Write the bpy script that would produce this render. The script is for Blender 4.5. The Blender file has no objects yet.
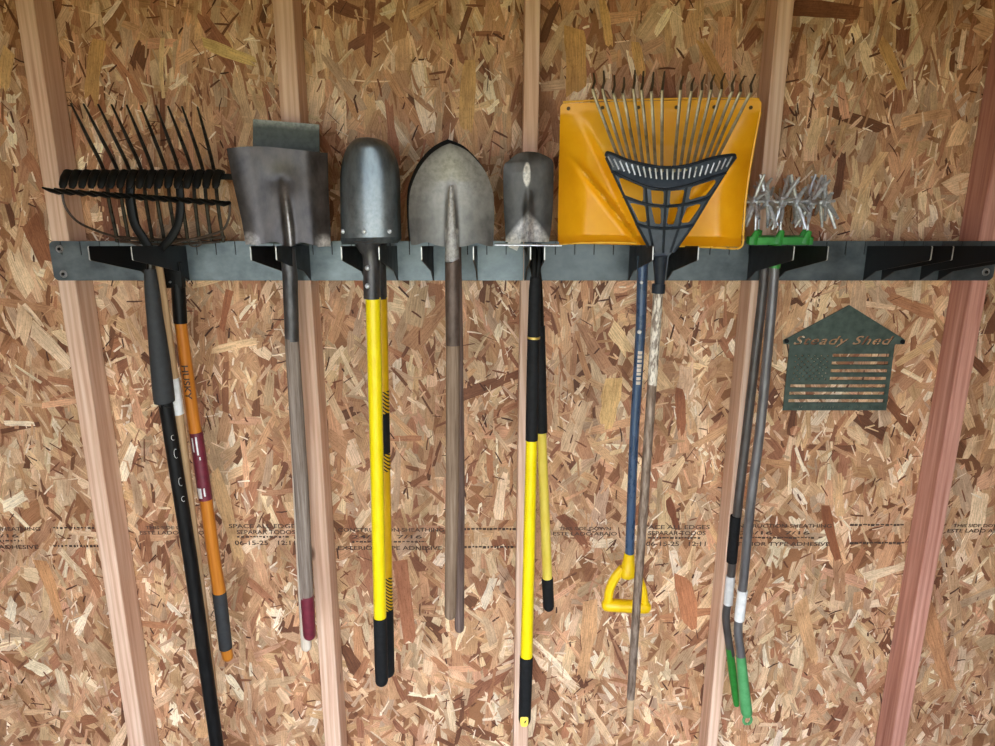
import bpy, bmesh, math, random
from mathutils import Vector, Matrix
random.seed(7)
C = bpy.context.scene.collection
PI = math.pi

# ------------------------------------------------------------------ camera
F = 718.0                                   # focal length in pixels of the 995 px wide frame
PITCH = math.radians(14.8)
CAM = Vector((0.0, -1.91, 1.85))
FW = Vector((0, math.cos(PITCH), -math.sin(PITCH)))
UP = Vector((0, math.sin(PITCH), math.cos(PITCH)))
def P(x, y, Y):
    d = FW + Vector((1, 0, 0)) * ((x - 497.5) / F) + UP * ((373 - y) / F)
    return CAM + d * ((Y - CAM.y) / d.y)
def mpp(x, y, Y):                           # metres per pixel at that spot
    return (P(x, y, Y) - CAM).dot(FW) / F

cam_data = bpy.data.cameras.new('camera')
cam_data.sensor_width = 36; cam_data.lens = F / 995 * 36
cam_data.clip_start = 0.02
cam = bpy.data.objects.new('camera', cam_data); C.objects.link(cam)
cam.location = CAM; cam.rotation_euler = (PI / 2 - PITCH, 0, 0)
bpy.context.scene.camera = cam

# ------------------------------------------------------------------ materials
def lin(c):
    return tuple(((v / 255 / 12.92) if v / 255 <= .04045 else ((v / 255 + .055) / 1.055) ** 2.4) for v in c) + (1,)
class NT:
    def __init__(s, m):
        s.m = m; m.use_nodes = True; s.t = m.node_tree; s.n = s.t.nodes; s.b = s.n['Principled BSDF']
    def new(s, k, **kw):
        n = s.n.new(k)
        for a, v in kw.items(): setattr(n, a, v)
        return n
    def link(s, a, b): s.t.links.new(a, b)
    def coords(s, scale, kind='Object'):
        tc = s.new('ShaderNodeTexCoord'); mp = s.new('ShaderNodeMapping')
        mp.inputs['Scale'].default_value = scale
        s.link(tc.outputs[kind], mp.inputs['Vector']); return mp.outputs['Vector']
    def noise(s, vec, scale, detail=4, rough=.6):
        n = s.new('ShaderNodeTexNoise'); n.inputs['Scale'].default_value = scale
        n.inputs['Detail'].default_value = detail; n.inputs['Roughness'].default_value = rough
        s.link(vec, n.inputs['Vector']); return n.outputs['Fac']
    def ramp(s, fac, stops):
        r = s.new('ShaderNodeValToRGB'); e = r.color_ramp.elements
        while len(e) < len(stops): e.new(.5)
        for el, (p, c) in zip(e, stops): el.position = p; el.color = c
        s.link(fac, r.inputs['Fac']); return r.outputs['Color']
    def mix(s, fac, a, b, mode='MIX'):
        m = s.new('ShaderNodeMix', data_type='RGBA', blend_type=mode)
        for sock, v in ((m.inputs[0], fac), (m.inputs[6], a), (m.inputs[7], b)):
            if hasattr(v, 'is_output'): s.link(v, sock)
            else: sock.default_value = v
        return m.outputs[2]
    def bump(s, fac, strength, dist=.002):
        b = s.new('ShaderNodeBump'); b.inputs['Strength'].default_value = strength
        b.inputs['Distance'].default_value = dist
        s.link(fac, b.inputs['Height']); s.link(b.outputs['Normal'], s.b.inputs['Normal'])

def mat_mottle(name, c1, c2, scale=(30, 30, 30), rough=.5, metal=0., spread=.18, bump=0., wear=None, coat=0.):
    """two-tone noise mottling, optional dried dirt laid on by the 'wear' attribute"""
    m = bpy.data.materials.new(name); t = NT(m)
    f = t.noise(t.coords(scale), 1.0, 5)
    col = t.ramp(f, [(.5 - spread, lin(c1)), (.5 + spread, lin(c2))])
    if wear:
        a = t.new('ShaderNodeAttribute', attribute_name='wear')
        f2 = t.noise(t.coords((90, 90, 90)), 1.0, 4)
        ma = t.new('ShaderNodeMath', operation='MULTIPLY'); ma.use_clamp = True
        r = t.ramp(f2, [(.3, (.3, .3, .3, 1)), (.6, (1, 1, 1, 1))])
        t.link(a.outputs['Fac'], ma.inputs[0]); t.link(r, ma.inputs[1])
        col = t.mix(ma.outputs[0], col, lin(wear))
        mm = t.new('ShaderNodeMath', operation='MULTIPLY_ADD')
        t.link(ma.outputs[0], mm.inputs[0]); mm.inputs[1].default_value = -metal; mm.inputs[2].default_value = metal
        t.link(mm.outputs[0], t.b.inputs['Metallic'])
    else:
        t.b.inputs['Metallic'].default_value = metal
    t.link(col, t.b.inputs['Base Color'])
    r = t.ramp(f, [(.3, (rough - .08,) * 3 + (1,)), (.7, (rough + .08,) * 3 + (1,))])
    t.link(r, t.b.inputs['Roughness'])
    t.b.inputs['Coat Weight'].default_value = coat
    if bump: t.bump(f, bump)
    return m

def mat_wood(name, c1, c2, c3, grain=(55, 55, 2.2), rough=.75, bump=.25, knots=False):
    m = bpy.data.materials.new(name); t = NT(m)
    f = t.noise(t.coords(grain), 1.0, 6, .65)
    col = t.ramp(f, [(.3, lin(c1)), (.52, lin(c2)), (.72, lin(c3))])
    g = t.noise(t.coords((2.5, 2.5, 1.1)), 1.0, 3)
    gr = t.ramp(g, [(.3, (.82, .82, .82, 1)), (.7, (1, 1, 1, 1))])
    col = t.mix(1.0, col, gr, 'MULTIPLY')
    if knots:
        w = t.new('ShaderNodeTexWave', wave_type='RINGS', rings_direction='SPHERICAL')
        w.inputs['Scale'].default_value = 2.2; w.inputs['Distortion'].default_value = 5
        w.inputs['Detail'].default_value = 3; w.inputs['Detail Scale'].default_value = 1.2
        t.link(t.coords((9, 9, .55)), w.inputs['Vector'])
        k = t.ramp(w.outputs['Fac'], [(.2, (.86, .80, .76, 1)), (.6, (1, 1, 1, 1))])
        col = t.mix(.8, col, k, 'MULTIPLY')
        v = t.new('ShaderNodeTexVoronoi'); v.inputs['Scale'].default_value = 1
        t.link(t.coords((7, 7, 3.2)), v.inputs['Vector'])
        kk = t.ramp(v.outputs['Distance'], [(.05, lin((96, 56, 40))), (.1, (1, 1, 1, 1))])
        col = t.mix(.75, col, kk, 'MULTIPLY')
    t.link(col, t.b.inputs['Base Color']); t.b.inputs['Roughness'].default_value = rough
    t.b.inputs['Specular IOR Level'].default_value = .25
    if bump: t.bump(f, bump, .001)
    return m

def mat_flakes():
    m = bpy.data.materials.new('osb_flakes'); t = NT(m)
    a = t.new('ShaderNodeAttribute', attribute_name='flake_colour')
    uv = t.new('ShaderNodeUVMap', uv_map='grain')
    mp = t.new('ShaderNodeMapping'); mp.inputs['Scale'].default_value = (16, 330, 1)
    t.link(uv.outputs['UV'], mp.inputs['Vector'])
    f = t.noise(mp.outputs['Vector'], 1.0, 5, .65)
    g = t.ramp(f, [(.28, (.58, .52, .46, 1)), (.5, (.96, .95, .93, 1)), (.72, (1.28, 1.28, 1.26, 1))])
    col = t.mix(1.0, a.outputs['Color'], g, 'MULTIPLY')
    f2 = t.noise(t.coords((260, 260, 200)), 1.0, 3, .6)
    g2 = t.ramp(f2, [(.28, (.66, .60, .54, 1)), (.5, (1, 1, 1, 1))])
    col = t.mix(.8, col, g2, 'MULTIPLY')
    t.link(col, t.b.inputs['Base Color']); t.b.inputs['Roughness'].default_value = .62
    t.b.inputs['Specular IOR Level'].default_value = .35
    f3 = t.noise(t.coords((15, 15, 9)), 1.0, 4, .6)
    g3 = t.ramp(f3, [(.32, (.76, .72, .68, 1)), (.5, (1, 1, 1, 1)), (.68, (1.16, 1.16, 1.15, 1))])
    col = t.mix(1.0, col, g3, 'MULTIPLY'); t.link(col, t.b.inputs['Base Color'])
    t.bump(f, .35, .001)
    return m

def mat_hatch(name, base, ink, k=95):
    m = bpy.data.materials.new(name); t = NT(m)
    tc = t.new('ShaderNodeTexCoord'); sp = t.new('ShaderNodeSeparateXYZ'); t.link(tc.outputs['Object'], sp.inputs[0])
    m1 = t.new('ShaderNodeMath', operation='MULTIPLY_ADD'); m1.inputs[1].default_value = 1.1
    t.link(sp.outputs['X'], m1.inputs[0]); t.link(sp.outputs['Z'], m1.inputs[2])
    m2 = t.new('ShaderNodeMath', operation='MULTIPLY'); m2.inputs[1].default_value = k; t.link(m1.outputs[0], m2.inputs[0])
    fr = t.new('ShaderNodeMath', operation='FRACT'); t.link(m2.outputs[0], fr.inputs[0])
    col = t.ramp(fr.outputs[0], [(.47, lin(base)), (.53, lin(ink))])
    t.link(col, t.b.inputs['Base Color']); t.b.inputs['Roughness'].default_value = .4
    return m

M = {}
M['stud'] = mat_wood('pale_fir', (212, 168, 140), (234, 198, 170), (244, 216, 192), knots=True)
M['stud_pink'] = mat_wood('pink_fir', (176, 118, 100), (208, 150, 130), (228, 178, 158), knots=True)
M['ceil'] = mat_wood('roof_boards', (160, 120, 70), (190, 150, 95), (205, 165, 110))
M['board'] = mat_mottle('osb_core', (120, 82, 52), (186, 140, 98), (60, 60, 25), .75)
M['flake'] = mat_flakes()
M['ink'] = mat_mottle('faded_stencil_ink', (58, 42, 34), (92, 68, 52), (150, 150, 150), .8)
M['concrete'] = mat_mottle('concrete', (96, 93, 88), (126, 122, 116), (4, 4, 4), .85)
M['bounce_ground'] = mat_mottle('warm_bounce_ground', (128, 122, 84), (164, 154, 110), (6, 6, 6), .9)
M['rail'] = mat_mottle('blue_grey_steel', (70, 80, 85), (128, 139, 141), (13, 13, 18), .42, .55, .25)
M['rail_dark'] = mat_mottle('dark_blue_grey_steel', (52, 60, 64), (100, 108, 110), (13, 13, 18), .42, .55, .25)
M['arm'] = mat_mottle('black_hook_steel', (20, 20, 22), (34, 34, 36), (20, 20, 20), .5, .2)
M['bare'] = mat_mottle('bare_cut_steel', (150, 150, 145), (190, 190, 185), (60, 60, 60), .4, .6)
M['screw'] = mat_mottle('zinc_screw', (150, 155, 158), (200, 204, 206), (120, 120, 120), .35, .8)
M['black'] = mat_mottle('black_enamel', (10, 10, 10), (24, 25, 23), (40, 40, 40), .5)
M['blackpole'] = mat_mottle('black_scuffed_pole', (10, 10, 10), (26, 26, 26), (120, 120, 20), .5)
M['rubber'] = mat_mottle('black_rubber', (20, 21, 22), (34, 35, 36), (60, 60, 60), .7)
M['greygrip'] = mat_mottle('charcoal_grip', (38, 40, 41), (54, 56, 57), (60, 60, 60), .75)
M['wire'] = mat_mottle('rusty_wire', (52, 44, 38), (96, 80, 68), (60, 60, 60), .45, .5)
M['tine'] = mat_mottle('dark_fork_steel', (34, 32, 30), (70, 66, 60), (60, 60, 60), .35, .7)
M['ash'] = mat_wood('pale_ash', (170, 132, 92), (200, 166, 124), (216, 186, 148), (90, 90, 4))
M['orange'] = mat_wood('orange_stained_hardwood', (184, 106, 28), (208, 130, 44), (220, 146, 58), (70, 70, 3), .45, .1)
M['grey_wood'] = mat_wood('weathered_grey_wood', (98, 84, 74), (142, 128, 116), (172, 160, 148), (160, 160, 6), .85, .5)
M['brown_wood'] = mat_wood('weathered_brown_wood', (104, 84, 66), (140, 118, 98), (162, 142, 122), (160, 160, 6), .85, .5)
M['mauve_wood'] = mat_wood('dark_weathered_wood', (84, 68, 60), (120, 100, 92), (144, 124, 114), (160, 160, 6), .85, .5)
M['maroon'] = mat_mottle('maroon_paint', (96, 26, 42), (120, 40, 56), (60, 60, 60), .5)
M['white'] = mat_mottle('white_label', (214, 214, 210), (236, 236, 232), (60, 60, 60), .6)
M['whitewood'] = mat_wood('whitewashed_wood', (206, 190, 166), (228, 214, 194), (240, 230, 214), (90, 90, 4))
M['sq_blade'] = mat_mottle('worn_grey_steel', (38, 36, 36), (98, 93, 90), (24, 24, 14), .38, .6, .22, .15, wear=(200, 194, 188))
M['green_blade'] = mat_mottle('green_painted_steel', (30, 38, 33), (56, 66, 58), (40, 40, 40), .5, .3, wear=(170, 176, 166))
M['blue_blade'] = mat_mottle('blue_grey_worn_steel', (66, 76, 82), (124, 136, 142), (36, 36, 14), .36, .7, .22, .1, wear=(190, 192, 190))
M['round_blade'] = mat_mottle('dull_dusty_steel', (88, 87, 84), (136, 134, 128), (30, 30, 22), .46, .55, .22, .1, wear=(214, 210, 204))
M['dark_blade'] = mat_mottle('blackened_steel', (30, 29, 29), (52, 50, 48), (30, 30, 22), .5, .5)
M['spade_blade'] = mat_mottle('dirty_spade_steel', (54, 54, 53), (104, 102, 98), (26, 26, 16), .42, .55, .22, .1, wear=(226, 222, 214))
M['socket'] = mat_mottle('dark_socket_steel', (62, 62, 64), (104, 102, 102), (40, 40, 14), .42, .6)
M['rustsocket'] = mat_mottle('rusted_socket_steel', (76, 62, 54), (118, 102, 92), (50, 50, 20), .55, .5, wear=(212, 206, 200))
M['yellow'] = mat_mottle('yellow_fibreglass', (232, 206, 0), (246, 222, 8), (60, 60, 20), .35, coat=.2)
M['yellow2'] = mat_mottle('amber_fibreglass', (214, 166, 0), (226, 180, 6), (60, 60, 20), .4)
M['paleyellow'] = mat_mottle('pale_yellow_fibreglass', (226, 202, 74), (238, 216, 96), (60, 60, 20), .45)
M['hatch'] = mat_hatch('hatched_band', (224, 180, 10), (18, 18, 18))
M['gold'] = mat_mottle('gold_ring', (190, 160, 70), (210, 184, 100), (60, 60, 60), .4, .6)
M['scoop'] = mat_mottle('yellow_scoop_plastic', (236, 166, 10), (246, 184, 26), (14, 14, 14), .42)
M['scoopwear'] = mat_mottle('yellow_wear_strip', (236, 176, 40), (244, 192, 70), (40, 40, 40), .4)
M['hole'] = mat_mottle('dark_rivet', (70, 58, 30), (92, 76, 40), (60, 60, 60), .5, .3)
M['blue'] = mat_mottle('navy_painted_tube', (56, 78, 108), (70, 94, 124), (60, 60, 20), .3, .1, coat=.3)
M['dgrip'] = mat_mottle('yellow_grip_plastic', (238, 192, 0), (246, 206, 20), (60, 60, 60), .4)
M['rakehead'] = mat_mottle('slate_plastic', (46, 56, 68), (64, 74, 86), (50, 50, 50), .45)
M['rakerib'] = mat_mottle('dark_slate_plastic', (30, 36, 44), (44, 50, 58), (50, 50, 50), .45)
M['spring'] = mat_mottle('dull_spring_steel', (120, 108, 84), (178, 166, 138), (40, 40, 40), .4, .6)
M['spring_shade'] = mat_mottle('shaded_spring_steel', (60, 48, 38), (88, 74, 58), (40, 40, 40), .5, .5)  # shade on the bent tine tips, put into a darker spring steel
M['flakypaint'] = mat_mottle('flaking_white_pole', (128, 112, 96), (226, 216, 198), (150, 150, 40), .6, .0, .06)
M['rustpole'] = mat_mottle('rusty_pole', (104, 84, 70), (164, 146, 130), (120, 120, 24), .5, .4, .14)
M['tan'] = mat_mottle('pale_tan_plastic', (176, 146, 112), (206, 176, 140), (60, 60, 60), .6)
M['galv'] = mat_mottle('galvanised_steel', (158, 161, 166), (222, 225, 230), (80, 80, 80), .34, .45)
M['green'] = mat_mottle('green_plastic', (36, 124, 44), (56, 150, 60), (50, 50, 50), .4)
M['green2'] = mat_mottle('dusty_green_plastic', (70, 146, 84), (96, 166, 106), (50, 50, 50), .5)
M['greypole'] = mat_mottle('grey_painted_pole', (92, 90, 92), (124, 122, 122), (50, 50, 14), .38, .4)
M['greypole2'] = mat_mottle('dark_grey_painted_pole', (76, 72, 70), (104, 100, 98), (50, 50, 14), .4, .4)
M['sign'] = mat_mottle('green_black_sign_steel', (60, 74, 66), (86, 100, 90), (40, 40, 40), .5, .35)

for k in ('black', 'blackpole', 'rubber', 'arm', 'socket', 'rakerib'): M[k].node_tree.nodes['Principled BSDF'].inputs['Specular IOR Level'].default_value = .18
M['neck'] = mat_mottle('speckled_worn_neck', (112, 109, 104), (186, 182, 176), (150, 150, 110), .5, .3, .2)

# ------------------------------------------------------------------ mesh builder
ORG = {}
class MB:
    def __init__(s): s.v = []; s.f = []; s.mi = []; s.w = {}
    def add(s, vs, fs, mi=0):
        o = len(s.v); s.v += [Vector(v) for v in vs]; s.f += [tuple(i + o for i in f) for f in fs]; s.mi += [mi] * len(fs)
        return s
    def box(s, lo, hi, mi=0):
        (a, b, c), (d, e, f) = lo, hi
        return s.add([(a, b, c), (d, b, c), (d, e, c), (a, e, c), (a, b, f), (d, b, f), (d, e, f), (a, e, f)],
                     [(0, 3, 2, 1), (4, 5, 6, 7), (0, 1, 5, 4), (1, 2, 6, 5), (2, 3, 7, 6), (3, 0, 4, 7)], mi)
    def tube(s, pts, rad, n=14, flat=1.0, side=Vector((1, 0, 0)), mi=0, dome=0):
        """swept section; flat<1 squashes it across 'side'"""
        pts = [Vector(p) for p in pts]
        if not hasattr(rad, '__len__'): rad = [rad] * len(pts)
        rad = list(rad)
        if dome:                                             # rounded ends: bit 1 start, bit 2 finish
            def cap(a, b, r):
                d = (a - b).normalized()
                return [a + d * r * k for k in (.55, .9, 1.0)], [r * .86, r * .5, r * .1]
            if dome & 2:
                q, rr = cap(pts[-1], pts[-2], rad[-1]); pts += q; rad += rr
            if dome & 1:
                q, rr = cap(pts[0], pts[1], rad[0]); pts = q[::-1] + pts; rad = rr[::-1] + rad
        vs = []; fs = []
        for i, p in enumerate(pts):
            d = (pts[min(i + 1, len(pts) - 1)] - pts[max(i - 1, 0)]).normalized()
            u = side - d * side.dot(d)
            if u.length < .05: u = Vector((0, 1, 0)) - d * d.y
            u.normalize(); w = d.cross(u)
            for k in range(n):
                a = 2 * PI * k / n
                vs.append(p + u * math.cos(a) * rad[i] + w * math.sin(a) * rad[i] * flat)
        for i in range(len(pts) - 1):
            for k in range(n):
                fs.append((i * n + k, i * n + (k + 1) % n, (i + 1) * n + (k + 1) % n, (i + 1) * n + k))
        fs.append(tuple(range(n))[::-1]); fs.append(tuple((len(pts) - 1) * n + k for k in range(n)))
        return s.add(vs, fs, mi)
    def build(s, name, m, parent=None, smooth=35, bevel=0):
        o = ORG.get(parent, Vector((0, 0, 0)))
        me = bpy.data.meshes.new(name); me.from_pydata([v - o for v in s.v], [], s.f)
        for x in (m if isinstance(m, (list, tuple)) else [m]): me.materials.append(x)
        if any(s.mi): me.polygons.foreach_set('material_index', s.mi)
        bm = bmesh.new(); bm.from_mesh(me); bmesh.ops.recalc_face_normals(bm, faces=bm.faces); bm.to_mesh(me); bm.free()
        if s.w:
            at = me.attributes.new('wear', 'FLOAT', 'POINT')
            at.data.foreach_set('value', [s.w.get(i, 0.) for i in range(len(me.vertices))])
        if smooth:
            me.shade_smooth(); me.set_sharp_from_angle(angle=math.radians(smooth))
        ob = bpy.data.objects.new(name, me); C.objects.link(ob)
        if parent: ob.parent = parent; ORG[ob] = o
        if bevel:
            md = ob.modifiers.new('bevel', 'BEVEL'); md.width = bevel; md.segments = 2; md.limit_method = 'ANGLE'
        return ob

def tag(o, label=None, cat=None, group=None, kind=None):
    if label: o['label'] = label
    if cat: o['category'] = cat
    if group: o['group'] = group
    if kind: o['kind'] = kind
    return o
def thing(name, at, label, cat, group=None):
    o = bpy.data.objects.new(name, None); C.objects.link(o); o.location = at; o.empty_display_size = .05
    ORG[o] = Vector(at)
    return tag(o, label, cat, group)

def spline(pts, k=6):
    """Catmull-Rom through tuples of any length"""
    out = []
    n = len(pts)
    for i in range(n - 1):
        a, b, c, d = pts[max(i - 1, 0)], pts[i], pts[i + 1], pts[min(i + 2, n - 1)]
        for j in range(k):
            t = j / k
            out.append(tuple(.5 * (2 * q + (r - p) * t + (2 * p - 5 * q + 4 * r - s) * t * t + (3 * q - p - 3 * r + s) * t ** 3)
                             for p, q, r, s in zip(a, b, c, d)))
    out.append(tuple(pts[-1])); return out

def pole(keys, Y, smooth=0, n=16, dome=0, grow=0., flat=1.0):
    """round bar through (x, y, width[, Y]) stations"""
    ks = [tuple(k) + ((Y,) if len(k) == 3 else ()) for k in keys]
    if smooth: ks = spline(ks, smooth)
    return MB().tube([P(x, y, yy) for x, y, w, yy in ks], [w / 2 * mpp(x, y, yy) + grow for x, y, w, yy in ks], n, dome=dome, flat=flat)
def resample(pts, m):
    L = [0]
    for a, b in zip(pts, pts[1:]): L.append(L[-1] + math.dist(a, b))
    out = []
    for i in range(m + 1):
        t = L[-1] * i / m; j = 0
        while j < len(L) - 2 and L[j + 1] < t: j += 1
        f = (t - L[j]) / max(L[j + 1] - L[j], 1e-9)
        out.append(tuple(p + (q - p) * f for p, q in zip(pts[j], pts[j + 1])))
    return out
def blade(left, right, Y, dy, thick, rows=34, cols=26, ytop=None, ybot=None, wear=None, curve=True):
    """pressed plate between a left and a right outline (both top to bottom), dished by dy(s, t), with real thickness"""
    A = resample(spline(left, 8) if curve else left, rows); B = resample(spline(right, 8) if curve else right, rows)
    b = MB(); vs = []; nv = (rows + 1) * (cols + 1)
    for back in (0, 1):
        for i in range(rows + 1):
            t = i / rows
            for j in range(cols + 1):
                f = j / cols; s = 2 * f - 1
                x = A[i][0] + (B[i][0] - A[i][0]) * f; y = A[i][1] + (B[i][1] - A[i][1]) * f
                if ytop: y += ytop(s) * max(0, 1 - t * 4)
                if ybot: y += ybot(s) * max(0, 1 - (1 - t) * 4)
                q = P(x, y, Y + dy(s, t)); 
                if back: q = q + Vector((0, thick, 0))
                vs.append(q)
                if wear: b.w[len(vs) - 1] = wear(s, t)
    fs = []; W = cols + 1
    for i in range(rows):
        for j in range(cols):
            a = i * W + j
            fs.append((a, a + 1, a + W + 1, a + W)); fs.append((nv + a, nv + a + W, nv + a + W + 1, nv + a + 1))
        for a in (i * W, i * W + cols): fs.append((a, a + W, a + W + nv, a + nv))
    for j in range(cols):
        for a in (j, rows * W + j): fs.append((a, a + 1, a + 1 + nv, a + nv))
    return b.add(vs, fs)

def flat_mesh(outer, holes, half, bevel=0., extra=None):
    """2D outline with holes, filled and given thickness; returns verts, faces in its own plane (x, y, z)"""
    cu = bpy.data.curves.new('outline', 'CURVE'); cu.dimensions = '2D'; cu.fill_mode = 'BOTH'; cu.extrude = half; cu.bevel_depth = bevel
    for poly in [outer] + list(holes):
        sp = cu.splines.new('POLY'); sp.points.add(len(poly) - 1)
        for p, (x, y) in zip(sp.points, poly): p.co = (x, y, 0, 1)
        sp.use_cyclic_u = True
    ob = bpy.data.objects.new('outline', cu); C.objects.link(ob)
    dg = bpy.context.evaluated_depsgraph_get(); dg.update()
    me = bpy.data.meshes.new_from_object(ob.evaluated_get(dg))
    vs = [v.co.copy() for v in me.vertices]; fs = [tuple(p.vertices) for p in me.polygons]
    bpy.data.objects.remove(ob); bpy.data.curves.remove(cu); bpy.data.meshes.remove(me)
    return vs, fs
def text_mesh(s, shear=0., half=0., spacing=1.0, bold=.018):
    cu = bpy.data.curves.new('lettering', 'FONT'); cu.body = s; cu.size = 1; cu.shear = shear; cu.extrude = half
    cu.space_character = spacing; cu.resolution_u = 3; cu.offset = bold
    ob = bpy.data.objects.new('lettering', cu); C.objects.link(ob)
    dg = bpy.context.evaluated_depsgraph_get(); dg.update()
    me = bpy.data.meshes.new_from_object(ob.evaluated_get(dg))
    vs = [v.co.copy() for v in me.vertices]; fs = [tuple(p.vertices) for p in me.polygons]
    bpy.data.objects.remove(ob); bpy.data.curves.remove(cu); bpy.data.meshes.remove(me)
    x0 = min(v.x for v in vs); x1 = max(v.x for v in vs); y0 = min(v.y for v in vs); y1 = max(v.y for v in vs)
    return [Vector(((v.x - x0) / (x1 - x0), (v.y - y0) / (y1 - y0), v.z)) for v in vs], fs
def bolt_head(b, p, r, out=.004):
    b.tube([p + Vector((0, .002, 0)), p, p + Vector((0, -out * .7, 0)), p + Vector((0, -out, 0))], [r, r, r * .8, r * .3], 12)

# ------------------------------------------------------------------ the room
WALL = .089
def struct(name, b, m, label=None, **k):
    return tag(b.build(name, m, **k), label, None, None, 'structure')
FRONT = -2.3
struct('floor', MB().box((-2.6, FRONT, -.1), (2.6, .2, 0)), M['concrete'], smooth=0)
struct('ceiling', MB().box((-2.6, FRONT, 2.62), (2.6, .2, 2.7)), M['ceil'], smooth=0)
fr = MB().box((-2.6, FRONT - .1, 2.13), (2.6, FRONT, 2.7)); fr.box((-2.6, FRONT - .1, 0), (-1.45, FRONT, 2.13)); fr.box((1.1, FRONT - .1, 0), (2.6, FRONT, 2.13))
struct('front_light_blocker', fr, M['ceil'], smooth=0)  # unseen front added to block skylight, opening sized to darken the upper wall
struct('wall_left', MB().box((-2.6, FRONT, 0), (-2.5, .1, 2.62)), M['board'], smooth=0)
struct('wall_right', MB().box((2.5, FRONT, 0), (2.6, .1, 2.62)), M['board'], smooth=0)
struct('ground', MB().box((-30, -40, -.14), (30, FRONT, -.02)), M['bounce_ground'], smooth=0)  # unseen ground added for bounce light, its warm colour tints the upper wall

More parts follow.
